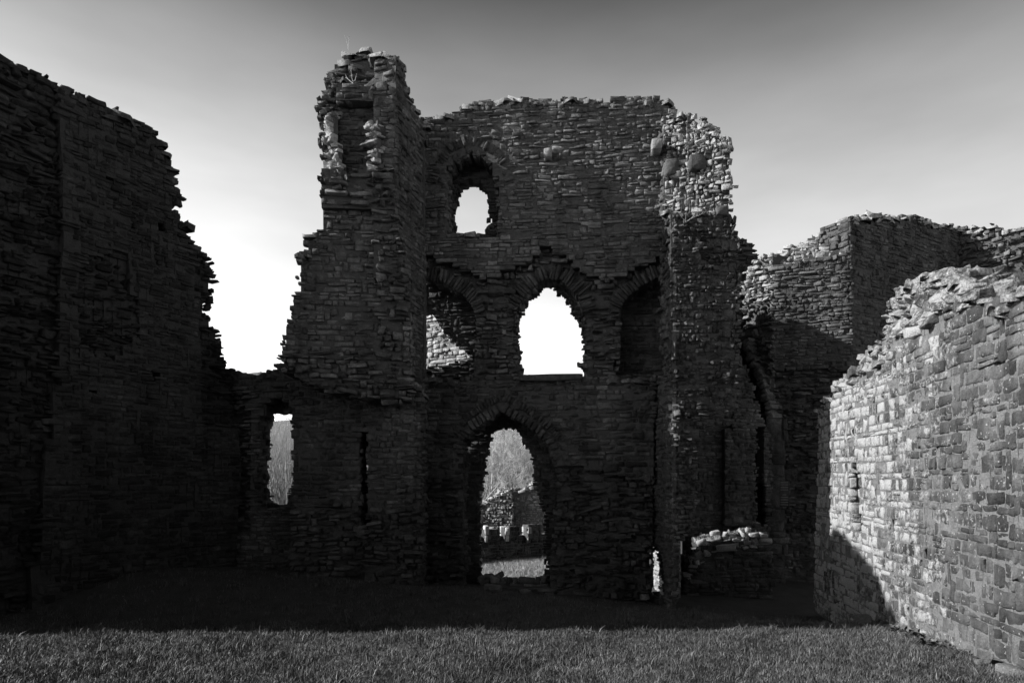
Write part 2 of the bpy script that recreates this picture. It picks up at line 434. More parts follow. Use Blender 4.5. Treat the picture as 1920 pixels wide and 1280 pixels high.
    def arch(s, A, B, pts, thick=.28, width=.10, depth=.45, proud=.02, tint=(.08, .15), seed=3, jit=.03, lime=.1):
        """voussoirs laid radially over an intrados polyline (pixels on the plane A-B)"""
        pl = s.plane(A, B); A3, U, N = pl; r = np.random.default_rng(seed)
        p = s.uv(pl, pts); cen = np.array([p[:, 0].mean(), p[:, 1].min() - 0.2])
        seg = np.diff(p, axis=0); ln = np.hypot(*seg.T); acc = np.concatenate([[0], np.cumsum(ln)])
        t = 0
        while t < acc[-1]:
            wd = width * r.uniform(.7, 1.3); m = min(t + wd / 2, acc[-1] - 1e-4); k = np.searchsorted(acc, m, side='right') - 1
            q = p[k] + seg[k] * ((m - acc[k]) / ln[k]); tan = seg[k] / ln[k]; nor = np.array([-tan[1], tan[0]])
            if nor.dot(q - cen) < 0: nor = -nor
            th = thick * r.uniform(.8, 1.15); c = q + nor * (th / 2 + r.normal(0, .012))
            e1 = U * nor[0] + Z * nor[1]; e2 = np.cross(N, e1)
            s.st.add(A3 + U * c[0] + Z * c[1] + N * (proud + r.normal(0, jit)), e1, e2, N, th / 2, wd / 2 - .005, depth, 0, .012, (DK * r.uniform(*tint), lime, .2))
            t += wd
    def block(s, name, A, B, cpx, cpy, w, h, out, back=.2, tint=.2):
        """one dressed stone standing proud of the plane (a corbel)"""
        pl = s.plane(A, B); A3, U, N = pl; u, v = s.uv(pl, [(cpx, cpy)])[0]
        one = Stones(); one.add(A3 + U * u + Z * v + N * out, U, Z, N, w / 2, h / 2, out + back, .75, .006, (tint, .1, .4))
        n0 = len(C.objects); one.build(s.o); o = s.o.children[-1]
        for ob in list(C.objects)[n0:]: ob.name = name
    def finish(s, limit=300):
        s.st.build(s.o, limit)
        if s.cv:
            p0 = np.array(s.o.location)
            me = raw_mesh('wall_core', np.concatenate(s.cv) - p0, [np.concatenate(s.cf)], s.mortar)
            link('wall_core', me, s.o, p0)

# ---------------------------------------------------------------- ground
def sm(x, a, b):
    t = np.clip((x - a) / (b - a), 0, 1); return t * t * (3 - 2 * t)
def ground(X, d):
    X = np.asarray(X, float); d = np.asarray(d, float)
    z = 0.9 - 0.9 * np.minimum(np.maximum(d, -3), 16.2) / 14.2
    z = z + sm(d, 10.8, 13.6) * (1 - sm(d, 15, 18)) * np.clip(-0.085 * X + 0.17, -.45, .75)
    z = z - 0.24 * sm(d, 16, 25) + 0.06 * np.clip(X, -3, 3) * sm(d, 17, 22)
    z = z + 14.0 * sm(d, 45, 125) * (1 + .12 * np.sin(X * .03 + 1))
    z = z + 0.03 * wob(X, d, 2.0, .8) * (1 - sm(d, 30, 60))
    return z
xs = np.concatenate([np.linspace(-300, -20, 24)[:-1], np.linspace(-20, 20, 121), np.linspace(20, 300, 24)[1:]])
ys = np.concatenate([np.linspace(-120, -6, 12)[:-1], np.linspace(-6, 32, 129), np.linspace(32, 400, 50)[1:]])
GX, GY = np.meshgrid(xs, ys, indexing='ij'); co = np.stack([GX, GY, ground(GX, GY)], -1).reshape(-1, 3)
ni, nj = len(xs), len(ys); I, J = np.meshgrid(np.arange(ni - 1), np.arange(nj - 1), indexing='ij'); k = (I * nj + J).ravel()
me = raw_mesh('ground', co, np.stack([k, k + nj, k + nj + 1, k + 1], 1), M_EARTH, smooth=True)
me.materials.append(M_HILL)
far = (GY[:-1, :-1].ravel() > 40); me.polygons.foreach_set('material_index', far.astype(np.int32))
tag(link('ground', me), kind='structure')

# unseen wall added behind the viewer to block sky light and darken the court
def court():
    r = np.random.default_rng(91); V, Fq = [], []
    line = [(-15.5, 9.5, 3.2), (-15.5, -2, 3.4), (-15.0, -6.5, 4.5), (-11, -7.5, 10.5), (0, -8, 11.5), (9, -7.5, 11), (10.5, -2, 8.5), (9.5, 3, 6.5)]
    pts = []
    for (x0, y0, h0), (x1, y1, h1) in zip(line[:-1], line[1:]):
        n = max(2, int(math.hypot(x1 - x0, y1 - y0) / .5))
        pts += [(x0 + (x1 - x0) * i / n, y0 + (y1 - y0) * i / n, h0 + (h1 - h0) * i / n + r.normal(0, .12)) for i in range(n)]
    pts.append(line[-1]); P = np.array(pts); tg = np.gradient(P[:, :2], axis=0); tg /= np.linalg.norm(tg, axis=1)[:, None]; nr = np.stack([tg[:, 1], -tg[:, 0]], 1)
    for i in range(len(P)):
        x, y, h = P[i]; g = gz(x, y) - .3
        for sd in (.5, -.5): V += [(x + nr[i, 0] * sd, y + nr[i, 1] * sd, g), (x + nr[i, 0] * sd, y + nr[i, 1] * sd, g + h)]
    for i in range(len(P) - 1):
        a, b = 4 * i, 4 * i + 4
        Fq += [(a, b, b + 1, a + 1), (b + 2, a + 2, a + 3, b + 3), (a + 1, b + 1, b + 3, a + 3)]
    Fq += [(0, 1, 3, 2), (len(V) - 4, len(V) - 2, len(V) - 1, len(V) - 3)]
    tag(link('court_wall', raw_mesh('court_wall', np.array(V), np.array(Fq), make_plain('court_masonry', .05, .12, 6.0, .08))), kind='structure')
def gz(X, d): return float(ground(X, d))
court()

# ---------------------------------------------------------------- masonry
def gz(X, d): return float(ground(X, d))

# the tall wall on the left of the picture, running from beside the viewer into the corner
LA, LB = pt(-192, 10.1), pt(447, 15.1)
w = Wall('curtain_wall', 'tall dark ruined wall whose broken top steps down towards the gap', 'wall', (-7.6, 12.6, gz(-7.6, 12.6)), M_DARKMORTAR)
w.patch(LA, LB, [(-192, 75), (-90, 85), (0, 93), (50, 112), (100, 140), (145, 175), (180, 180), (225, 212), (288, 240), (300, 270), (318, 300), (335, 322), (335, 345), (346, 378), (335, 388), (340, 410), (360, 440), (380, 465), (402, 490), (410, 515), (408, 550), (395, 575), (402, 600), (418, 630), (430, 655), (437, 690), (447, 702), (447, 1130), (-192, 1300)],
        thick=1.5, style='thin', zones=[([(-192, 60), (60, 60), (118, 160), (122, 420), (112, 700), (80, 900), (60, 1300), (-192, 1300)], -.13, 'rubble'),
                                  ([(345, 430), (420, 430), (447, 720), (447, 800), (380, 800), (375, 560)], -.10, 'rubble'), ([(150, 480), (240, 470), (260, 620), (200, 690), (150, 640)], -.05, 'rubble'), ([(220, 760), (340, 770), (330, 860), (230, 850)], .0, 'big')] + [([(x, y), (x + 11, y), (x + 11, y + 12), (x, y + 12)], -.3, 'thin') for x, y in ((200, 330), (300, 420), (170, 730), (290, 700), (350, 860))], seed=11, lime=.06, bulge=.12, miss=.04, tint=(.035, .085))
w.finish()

KD[0] = 1.06
def grow(p, gx, gy=None):
    p = np.array(p, float); c = (p.max(0) + p.min(0)) / 2; hw = (p.max(0) - p.min(0)) / 2; gy = gx if gy is None else gy
    return [tuple(q) for q in c + (p - c) * (1 + np.array([gx, gy]) / hw)]
# low link with the tall narrow window
w = Wall('link_wall', 'low wall pierced by a tall narrow window joining the dark wall to the high pier', 'wall', (-5.2, 14.3, gz(-5.2, 14.3)))
KA, KB = pt(375, 14.5), pt(600, 14.15)
win = [(505, 775), (540, 778), (543, 805), (548, 850), (547, 880), (541, 915), (531, 943), (503, 941), (495, 915), (493, 890), (497, 850), (500, 805)]
w.patch(KA, KB, [(375, 690), (437, 692), (455, 702), (490, 700), (520, 690), (600, 690), (600, 1130), (375, 1130)], holes=[[(488, 955), (486, 800), (494, 762), (515, 748), (540, 756), (552, 790), (557, 955)]],
        thick=.5, style='thin', zones=[([(375, 740), (470, 740), (470, 1000), (375, 1000)], -.06, 'rubble', .35), ([(555, 740), (600, 740), (600, 1000), (555, 1000)], -.06, 'rubble', .2)], seed=12)
w.patch(pt(375, 15.0), pt(600, 14.65), [(375, 700), (600, 700), (600, 1130), (375, 1130)], holes=[grow(win, 5, 3)], cell=(.08, .07), thick=.4, style='thin', seed=13)
w.finish()

# high pier with the broken flue
w = Wall('chimney_pier', 'tallest leaning ruined pier with an open broken flue near its top', 'pier', (-3.0, 13.4, gz(-3.0, 13.4)))
PA, PB = pt(500, 13.1), pt(800, 13.3)
flue = [(628, 190), (700, 190), (703, 315), (640, 318)]
w.patch(PA, PB, [(597, 130), (603, 101), (620, 80), (648, 67), (690, 62), (718, 70), (742, 97), (745, 200), (744, 330), (748, 400), (758, 470), (764, 520), (770, 620), (775, 700), (782, 730), (770, 748), (735, 756), (690, 747), (650, 742), (610, 735), (565, 712), (540, 700), (518, 690), (525, 670), (522, 642), (535, 605), (540, 580), (550, 540), (560, 500), (555, 480), (572, 456), (565, 444), (590, 430), (602, 408), (603, 380), (598, 345), (600, 320), (595, 290), (592, 230), (588, 180)],
        thick=.9, style='coursed', zones=[([(580, 60), (760, 60), (760, 160), (580, 160)], lambda u, v: -.10 - .45 * (v - 10.0).clip(0, 1), 'rubble', .4),
               ([(580, 160), (626, 160), (640, 330), (590, 330)], -.30, 'rubble'), ([(702, 165), (760, 165), (760, 330), (702, 330)], -.02, 'coursed'),
               ([(590, 318), (752, 318), (756, 395), (650, 388), (595, 345)], .04, 'rubble'), ([(595, 390), (705, 390), (715, 560), (700, 690), (515, 660)], -.16, 'coursed'),
               ([(700, 390), (775, 390), (790, 760), (715, 690)], .0, 'rubble'), ([(500, 660), (790, 660), (790, 770), (500, 770)], .06, 'rubble')],
        holes=[flue], seed=14, tint=(.11, .24), lime=.22)
w.patch(pt(689, 13.36), pt(705, 13.10), [(689, 222), (704, 222), (704, 314), (689, 314)], thick=.15, style='rubble', seed=10, tint=(.3, .45), lime=.8, reveal=False, tops=0)  # two flue slivers, tinted pale to paint the sun on them
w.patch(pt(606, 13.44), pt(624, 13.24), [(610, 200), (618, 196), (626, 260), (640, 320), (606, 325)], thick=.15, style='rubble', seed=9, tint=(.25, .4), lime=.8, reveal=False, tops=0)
w.patch(pt(600, 13.42), pt(760, 13.48), [(615, 150), (715, 150), (715, 340), (615, 340)], thick=.5, style='thin', seed=15, tint=(.07, .13))
w.patch(pt(780, 13.75), pt(798, 14.6), [(780, 735), (798, 735), (798, 1130), (780, 1130)], thick=.4, style='thin', seed=19, tint=(.1, .18))
w.patch(pt(745, 13.3), pt(798, 14.6), [(743, 104), (755, 112), (764, 160), (777, 196), (783, 215), (798, 235), (798, 810), (777, 810), (772, 740), (745, 560)], thick=.5, style='thin', seed=16, tint=(.12, .22), lime=.3)
w.patch(pt(540, 13.85), pt(800, 13.75), [(545, 690), (790, 700), (796, 1130), (545, 1130)], holes=[[(675, 985), (676, 822), (681, 800), (686, 822), (689, 985)]], cell=(.07, .08), thick=.7, style='coursed', seed=17,
        zones=[([(545, 690), (700, 690), (670, 1000), (545, 1000)], -.05, None), ([(545, 930), (800, 960), (800, 1130), (545, 1130)], .08, 'rubble')])
w.patch(pt(590, 14.6), pt(798, 14.45), [(612, 200), (775, 220), (798, 260), (798, 1130), (545, 1130), (545, 720), (560, 600), (585, 490), (615, 430)], holes=[[(674, 858), (688, 856), (689, 886), (675, 888)]], cell=(.06, .06), thick=.3, style='thin', seed=18, reveal=False, tops=.3, noface='all')
w.finish()

# the main tower wall
w = Wall('tower_wall', 'broad ruined tower wall with arched windows and the pointed doorway', 'wall', (0.4, 14.4, gz(0.4, 14.4)))
MA, MB = pt(788, 14.6), pt(1252, 14.1)
up_n = [(836, 440), (836, 345), (842, 318), (860, 296), (882, 286), (905, 296), (922, 318), (930, 345), (936, 440)]
la_i = [(796, 521), (832, 527), (858, 544), (879, 563), (888, 585)]
ce_i = [(971, 572), (980, 556), (992, 542), (1009, 527), (1030, 519), (1048, 523), (1066, 535), (1085, 556), (1092, 580)]
ra_i = [(1165, 575), (1170, 564), (1180, 553), (1199, 537), (1223, 523), (1247, 514)]
left_n = [(780, 700), (780, 521)] + la_i + [(889, 640), (886, 700)]
cen_n = [(974, 730), (970, 640)] + ce_i + [(1098, 650), (1094, 730)]
right_n = [(1160, 700), (1165, 640)] + ra_i + [(1256, 514), (1256, 700)]
def ring(p, t): # band outside an intrados, in pixels
    p = np.array(p, float); c = np.array([p[:, 0].mean(), p[:, 1].max() + 10]); q = p + (p - c) / np.linalg.norm(p - c, axis=1)[:, None] * t
    return [tuple(x) for x in p] + [tuple(x) for x in q[::-1]]
spr = [(780, 470), (830, 488), (870, 505), (905, 522), (950, 506), (1000, 482), (1016, 456), (1060, 482), (1085, 500), (1110, 517), (1142, 528), (1182, 505), (1240, 480), (1260, 478), (1260, 720), (780, 720)]
w.patch(MA, MB, [(788, 222), (815, 222), (835, 214), (860, 205), (880, 195), (910, 184), (960, 180), (985, 181), (1010, 190), (1040, 190), (1060, 181), (1100, 185), (1140, 190), (1160, 183), (1238, 181), (1256, 190), (1256, 710), (788, 710)],
        holes=[up_n, left_n, cen_n, right_n], noface=[ring(la_i, 30), ring(ce_i, 30), ring(ra_i, 30), ring(up_n[1:-1], 34)], thick=.62, style='thin', tint=(.11, .25), lime=.28, lich=.5,
        zones=[(spr, -.17, 'rubble', .2)], seed=21)
for p, t, sd in ((la_i, .30, 1), (ce_i, .32, 2), (ra_i, .30, 3)): w.arch(MA, MB, p, t, .075, .5, -.10, seed=sd)
w.arch(MA, MB, up_n[1:-1], .17, .10, .5, -.03, seed=4); w.arch(MA, MB, [(818, 345), (826, 312), (850, 283), (882, 270), (915, 283), (938, 312), (947, 345)], .2, .07, .3, .005, seed=5)
# inner skin with the openings broken through
up_h = [(856, 432), (854, 400), (855, 365), (868, 348), (885, 344), (900, 349), (910, 366), (914, 400), (911, 432), (896, 428), (882, 434), (868, 429)]
ce_h = [(978, 726), (974, 700), (971, 682), (980, 667), (973, 645), (975, 612), (972, 600), (982, 590), (976, 577), (990, 571), (986, 562), (1000, 556), (1015, 549), (1010, 540), (1027, 534), (1041, 534), (1044, 546), (1058, 550), (1066, 562), (1070, 577), (1080, 590), (1090, 612), (1093, 640), (1096, 672), (1092, 690), (1090, 726)]
tri_h = [(790, 583), (808, 582), (820, 603), (835, 622), (850, 640), (868, 655), (884, 668), (850, 678), (820, 686), (790, 689)]
door_h = [(924, 811), (934, 803), (956, 803), (974, 811), (975, 830), (988, 841), (994, 858), (997, 890), (1004, 922), (1014, 950), (1020, 1000), (1018, 1040), (1024, 1068), (1006, 1086), (979, 1089), (937, 1085), (930, 1078), (902, 1078), (901, 995), (898, 942), (907, 905), (913, 867), (917, 837)]
slit = [(1230, 1022), (1234, 1022), (1241, 1100), (1242, 1134), (1231, 1134), (1228, 1080)]  # opening made to show the added jamb as a sliver of sun
w.patch(pt(778, 15.15), pt(1270, 14.8), [(778, 240), (830, 225), (900, 196), (1000, 195), (1100, 196), (1250, 196), (1270, 240), (1270, 1150), (778, 1150)], holes=[grow(up_h, 3, 7), grow(ce_h, 2, 3), tri_h, grow(door_h, 2, 2), grow(slit, 9, 3)], cell=(.07, .06), thick=.5, style='thin', seed=22, tint=(.07, .14), tops=.5)
# lower storey, a little proud
DA, DB = pt(792, 14.38), pt(1244, 14.02)
do_i = [(867, 852), (871, 828), (886, 808), (910, 791), (941, 773), (970, 789), (1000, 807), (1024, 828), (1034, 854)]
w.patch(DA, DB, [(792, 707), (1232, 707), (1226, 900), (1222, 1150), (792, 1150)], holes=[[(866, 1100)] + do_i + [(1036, 1000), (1030, 1100)], slit], noface=[ring(do_i, 24)], thick=.6, style='coursed', tint=(.07, .17), lime=.16, seed=23,
        zones=[([(1034, 866), (1100, 878), (1160, 890), (1230, 905), (1230, 1150), (1034, 1150)], -.12, 'rubble', .25), ([(792, 900), (868, 900), (868, 1150), (792, 1150)], -.08, 'rubble')])
w.arch(DA, DB, do_i, .20, .11, .55, .04, seed=6, tint=(.1, .18)); w.arch(DA, DB, [(856, 822), (876, 790), (908, 766), (942, 750), (974, 766), (1010, 790), (1042, 822)], .16, .07, .25, .03, seed=7)
for px, py, ww, hh, oo in ((1028, 293, .2, .2, .2), (1229, 283, .24, .22, .34), (1031, 370, .14, .14, .03)): w.block('corbel', MA, MB, px, py, ww, hh, oo)
w.patch(pt(940, 14.12), pt(1130, 13.98), [(962, 703), (1102, 703), (1102, 713), (962, 713)], thick=1.2, style='sill', seed=25, tint=(.1, .14), tops=0, reveal=False, bulge=0, miss=0, cell=(.15, .05))
w.patch(pt(895, 14.6), pt(1030, 14.5), [(895, 1075), (930, 1085), (1030, 1085), (1030, 1150), (895, 1150)], thick=.5, style='big', seed=24)
w.finish()

# cross wall at the tower's end with its torn face, limed pale above to paint the sunlight
w = Wall('cross_wall', 'torn end of the tower wall with a sunlit jagged edge and jutting blocks', 'wall', (3.9, 13.8, gz(3.9, 13.8)))
RA, RB = pt(1260, 13.35), pt(1420, 13.35)
w.patch(xd(3.22, 14.5), xd(3.14, 13.36), [(0, -.5), (1.2, -.5), (1.2, 7.9), (.80, 8.2), (.58, 8.6), (.52, 10.5), (0, 10.85)], sp='uv', thick=.08, style='thin', seed=31, tint=(.12, .22), lime=.3, zones=[([(0, 8.2), (1.2, 8.0), (1.2, 11), (0, 11)], .0, 'thin', .95)])
w.patch(xd(2.95, 14.35), xd(3.10, 13.42), [(1222, 712), (1256, 700), (1256, 1160), (1222, 1160)], holes=[grow(slit, 7, 3)], cell=(.05, .08), thick=.12, style='thin', seed=36, tint=(.09, .16), lime=.3, reveal=False, tops=0)
w.patch(RA, RB, [(1258, 186), (1280, 184), (1304, 194), (1326, 217), (1345, 238), (1361, 256), (1368, 266), (1367, 340), (1371, 390), (1376, 432), (1384, 470), (1390, 560), (1390, 690), (1378, 760), (1330, 800), (1306, 840), (1306, 960), (1286, 1005), (1274, 1050), (1272, 1130), (1264, 1150), (1264, 760), (1260, 700)],
        thick=.9, style='core', topsz=(.04, .11), bulge=.09, seed=32, tint=(.09, .18), lime=.12, toplime=.8, lich=.5, tops=1.0, zones=[([(1250, 180), (1380, 200), (1380, 400), (1250, 400)], lambda u, v: -.62 + .62 * u + .05 * np.sin(9 * v + 5 * u), 'core', 1.0), ([(1255, 400), (1400, 400), (1400, 470), (1255, 470)], lambda u, v: -.05 + .1 * u, 'core', .4)])
for px, py, ww, hh, oo in ((1270, 293, .30, .34, -.45), (1313, 298, .34, .32, -.12), (1352, 398, .26, .2, .12)): w.block('jutting_block', RA, RB, px, py, ww, hh, oo, .55 - oo, .07)
w.finish()

KD[0] = 1.17
# recessed wall between tower and gate fragment
w = Wall('recess_wall', 'dark recessed wall with a blocked niche between the tower and the gate fragment', 'wall', (5.3, 16.8, gz(5.3, 16.8)))
KD[0] = 1.06
w.patch(pt(1290, 16.7), pt(1450, 17.0), [(1290, 640), (1374, 640), (1396, 675), (1406, 705), (1422, 755), (1436, 800), (1450, 820), (1450, 1140), (1290, 1140)], holes=[[(1420, 985), (1420, 800), (1432, 800), (1436, 985)]], thick=.4, style='thin', seed=33, tint=(.11, .2), reveal=False, tops=.3)
KD[0] = 1.17
w.patch(pt(1290, 16.8), pt(1452, 17.0), [(1290, 440), (1376, 436), (1395, 447), (1412, 456), (1423, 480), (1430, 520), (1452, 620), (1452, 1080), (1290, 1080)], thick=.5, style='rubble', seed=38, tint=(.09, .16), reveal=False, tops=.6)
KD[0] = 1.06
w.patch(pt(1360, 16.62), pt(1416, 16.72), [(1360, 985), (1360, 800), (1416, 792), (1416, 985)], thick=.2, style='coursed', seed=34, tint=(.09, .17), tops=0, reveal=False)
w.patch(pt(1400, 18.2), pt(1460, 18.2), [(1395, 700), (1460, 700), (1460, 1100), (1395, 1100)], thick=.3, style='thin', seed=35, tint=(.05, .1))  # backing added behind the opening to keep it dark
w.finish()

KD[0] = 1.06
# low broken wall whose top catches the sun and is painted paler for it
w = Wall('low_wall', 'low broken wall stub with its rubble top bright in the sun', 'wall', (5.0, 15.7, gz(5.0, 15.7)))
QA, QB = pt(1278, 15.55), pt(1450, 15.55)
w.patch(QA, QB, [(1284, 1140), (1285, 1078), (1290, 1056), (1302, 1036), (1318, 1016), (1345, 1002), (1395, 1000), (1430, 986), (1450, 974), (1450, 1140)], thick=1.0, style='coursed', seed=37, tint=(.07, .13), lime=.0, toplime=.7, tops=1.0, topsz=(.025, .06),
        zones=[([(1270, 900), (1460, 900), (1460, 1022), (1390, 1032), (1345, 1048), (1310, 1066), (1290, 1085), (1270, 1085)], lambda u, v: -2.0 * (v - np.interp(u, [0, .2, .6, 2.1], [.45, .6, .85, 1.1])).clip(0, .42), 'rubble', .9)])
w.finish(120)

KD[0] = 1.17
# gate fragment; crest and lit facet limed pale as painted sunlight
w = Wall('gate_fragment', 'stepped gatehouse fragment with sunlit crest behind the near wall', 'wall', (6.7, 15.8, gz(6.7, 15.8)))
w.patch(pt(1391, 16.5), pt(1448, 15.75), [(1380, 548), (1380, 532), (1396, 528), (1396, 508), (1408, 495), (1430, 477), (1448, 466), (1448, 800), (1438, 780), (1425, 730), (1412, 700), (1402, 670), (1393, 640), (1393, 560)], thick=.8, style='rubble', seed=41, tint=(.13, .24), lime=.3, reveal=False, zones=[([(1370, 440), (1460, 440), (1460, 560), (1370, 575)], .0, 'rubble', 1.0)])
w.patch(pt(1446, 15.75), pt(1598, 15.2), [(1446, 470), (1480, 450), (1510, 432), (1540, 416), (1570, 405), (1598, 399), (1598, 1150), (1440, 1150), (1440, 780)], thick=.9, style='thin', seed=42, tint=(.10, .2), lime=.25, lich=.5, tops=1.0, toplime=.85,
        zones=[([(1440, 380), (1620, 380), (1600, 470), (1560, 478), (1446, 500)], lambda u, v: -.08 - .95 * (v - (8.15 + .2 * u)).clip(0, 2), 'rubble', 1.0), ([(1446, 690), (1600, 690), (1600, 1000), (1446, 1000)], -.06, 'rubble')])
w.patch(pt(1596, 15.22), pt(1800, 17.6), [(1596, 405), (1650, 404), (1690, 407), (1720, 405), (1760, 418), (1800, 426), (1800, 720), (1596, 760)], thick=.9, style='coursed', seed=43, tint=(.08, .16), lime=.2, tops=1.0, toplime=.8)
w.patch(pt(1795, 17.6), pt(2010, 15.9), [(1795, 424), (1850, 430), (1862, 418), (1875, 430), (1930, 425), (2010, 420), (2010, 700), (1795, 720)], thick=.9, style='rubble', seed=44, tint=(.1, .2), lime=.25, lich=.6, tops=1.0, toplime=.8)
w.arch(pt(1391, 16.3), pt(1448, 15.6), [(1393, 640), (1400, 668), (1412, 698), (1425, 730), (1438, 778), (1448, 800)], .24, .13, .4, .06, seed=8, tint=(.14, .24))
w.patch(pt(1436, 15.45), pt(1474, 15.3), [(1437, 1130), (1437, 785), (1445, 778), (1474, 778), (1474, 1130)], thick=.5, style='ashlar', seed=45, tint=(.10, .15), lime=.1, tops=.0, reveal=False)
w.finish()

KD[0] = 1.0
# near wall with the arrow slit
w = Wall('slit_wall', 'sunlit rubble wall with a narrow arrow slit and rounded broken crest', 'wall', (5.9, 9.8, gz(5.9, 9.8)), M_GREYMORTAR)
WA, WB = (4.44 + .153 * 15.0, 15.0), (4.44 + .153 * 5.2, 5.2)
asl = [(1598, 880), (1603, 870), (1608, 885), (1609, 940), (1612, 986), (1603, 988), (1599, 940)]
crest = [(1500, 780), (1540, 765), (1600, 715), (1650, 690), (1700, 650), (1745, 610), (1800, 585), (1850, 570), (1920, 555), (2010, 540), (2010, 300), (1500, 300)]
def lean(u, v):
    k = np.interp(u, [0, 2.5, 4.0, 5.0, 6.5, 8], [4.1, 4.5, 4.6, 4.8, 5.1, 5.4]); return -.02 - .28 * (v - k).clip(0, 1.6)
w.patch(WA, WB, [(1535, 770), (1550, 738), (1560, 716), (1588, 700), (1606, 664), (1632, 640), (1638, 600), (1632, 568), (1642, 545), (1682, 526), (1712, 514), (1752, 510), (1785, 524), (1825, 545), (1855, 560), (1872, 570), (1884, 556), (1900, 540), (1960, 522), (2150, 470), (2200, 470), (2200, 1800), (1900, 1320), (1525, 1150)],
        holes=[grow(asl, 3, 3)], thick=1.1, style='big', seed=51, near=.009, cell=(.08, .08), tint=(.09, .17), lime=.34, lich=.9, bulge=.012, tops=1.0,
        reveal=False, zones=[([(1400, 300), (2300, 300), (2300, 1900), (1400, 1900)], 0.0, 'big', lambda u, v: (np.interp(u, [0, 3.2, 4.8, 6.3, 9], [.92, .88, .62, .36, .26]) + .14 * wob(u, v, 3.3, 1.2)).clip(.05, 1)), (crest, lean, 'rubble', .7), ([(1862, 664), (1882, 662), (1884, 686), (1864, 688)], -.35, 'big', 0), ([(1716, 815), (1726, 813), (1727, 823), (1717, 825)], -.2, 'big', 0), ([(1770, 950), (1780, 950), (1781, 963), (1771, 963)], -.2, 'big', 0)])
w.finish()

KD[0] = 1.06
# wall and jamb added behind hole and slit, tinted pale to paint sunlight
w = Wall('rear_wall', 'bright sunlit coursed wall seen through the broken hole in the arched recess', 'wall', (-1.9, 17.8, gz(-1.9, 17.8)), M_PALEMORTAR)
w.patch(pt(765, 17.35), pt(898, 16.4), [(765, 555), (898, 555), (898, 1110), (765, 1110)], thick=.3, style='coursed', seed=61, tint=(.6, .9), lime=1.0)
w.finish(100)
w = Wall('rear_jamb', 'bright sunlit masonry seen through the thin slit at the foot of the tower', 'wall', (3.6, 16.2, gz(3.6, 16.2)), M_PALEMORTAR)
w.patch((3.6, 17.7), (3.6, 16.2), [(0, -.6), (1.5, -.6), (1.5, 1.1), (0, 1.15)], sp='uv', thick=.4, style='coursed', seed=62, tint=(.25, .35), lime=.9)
w.finish(60)

KD[0] = 1.0
# unseen wall added to block the sun, gapped so a beam reaches the stub
w = Wall('inner_cross_wall', None, None, (2.8, 17.5, gz(2.8, 17.5)))
w.patch((2.75, 19.5), (2.75, 16.1), [(-2.2, -.8), (3.4, -.8), (3.4, 9.6), (1.0, 9.3), (0, 8.6), (-2.2, 7.0)], sp='uv', holes=[[(2.2, -.6), (2.2, 2.7), (2.5, 3.2), (3.1, 3.2), (3.5, 2.8), (3.5, -.6)]], thick=.35, style='big', cell=(.2, .2), seed=67, reveal=False)
w.finish(0)

# walls beyond the doorway
w = Wall('parapet_wall', 'low dark parapet with upright blocks beyond the doorway', 'wall', (.3, 25.0, gz(.3, 25)))
w.patch(pt(840, 23.6), pt(1090, 27.4), [(840, 1008), (1090, 996), (1090, 1090), (840, 1090)], thick=.5, style='coursed', seed=63, tint=(.05, .09), lime=0, tops=0)
DP = lambda px: 23.6 + (px - 840) / 250 * 3.8
for px, wd, top in ((907, 8, 992), (943, 12, 986), (984, 13, 981)):  # pale left faces, dark fronts: sunlit and shaded sides painted by tint
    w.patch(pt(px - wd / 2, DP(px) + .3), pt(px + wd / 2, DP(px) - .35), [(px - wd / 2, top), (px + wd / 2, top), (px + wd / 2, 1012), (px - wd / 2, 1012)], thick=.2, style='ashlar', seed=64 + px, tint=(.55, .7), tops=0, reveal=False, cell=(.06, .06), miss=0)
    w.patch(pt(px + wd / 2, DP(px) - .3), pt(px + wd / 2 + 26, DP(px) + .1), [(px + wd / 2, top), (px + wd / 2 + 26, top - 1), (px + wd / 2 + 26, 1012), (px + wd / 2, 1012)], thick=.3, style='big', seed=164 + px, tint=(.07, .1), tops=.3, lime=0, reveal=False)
w.finish(80)
w = Wall('far_ruin', 'weathered grey ruin with stepped top beyond the doorway parapet', 'wall', (.5, 30, gz(.5, 30)))
w.patch(pt(870, 30.9), pt(962, 30.2), [(870, 960), (905, 940), (935, 922), (962, 915), (962, 1050), (870, 1050)], thick=.8, style='rubble', seed=66, tint=(.14, .4), lime=.5)
w.patch(pt(955, 30.35), pt(1060, 30.3), [(955, 928), (968, 914), (985, 917), (998, 905), (1030, 908), (1060, 925), (1060, 1050), (955, 1050)], thick=.5, style='thin', seed=68, tint=(.16, .3), lime=.4)
w.finish(80)

# ---------------------------------------------------------------- notice on the gate fragment
o = empty('notice_board', (6.2, 15.2, 2.2), 'small dark notice board fixed beside the dressed jamb of the gate', 'sign')
def box_mesh(name, c, e1, e2, e3, a, b, cdep, m):
    pts = [c + e1 * (x * a) + e2 * (y * b) + e3 * (z_ * cdep) for x in (-1, 1) for y in (-1, 1) for z_ in (-1, 1)]
    return raw_mesh(name, np.array(pts), np.array([(0, 1, 3, 2), (4, 6, 7, 5), (0, 4, 5, 1), (2, 3, 7, 6), (0, 2, 6, 4), (1, 5, 7, 3)]), m)
bc = np.array([*pt(1471, 15.2), EYE - (925 - HZ) / F * 15.2]); e3 = np.array([-.55, -.835, 0]); e1 = np.array([.835, -.55, 0])
link('panel', box_mesh('panel', bc - np.array(o.location), e1, Z, e3, .10, .29, .012, M_BOARD), o, tuple(o.location))
for i in range(10):
    if i == 4: continue
    ln = .08 if i != 5 else .04
    link('lettering_line', box_mesh('lettering_line', bc - np.array(o.location) + Z * (.25 - i * .055) + e3 * .0145, e1, Z, e3, ln, .012, .0015, M_LINE), o, tuple(o.location))

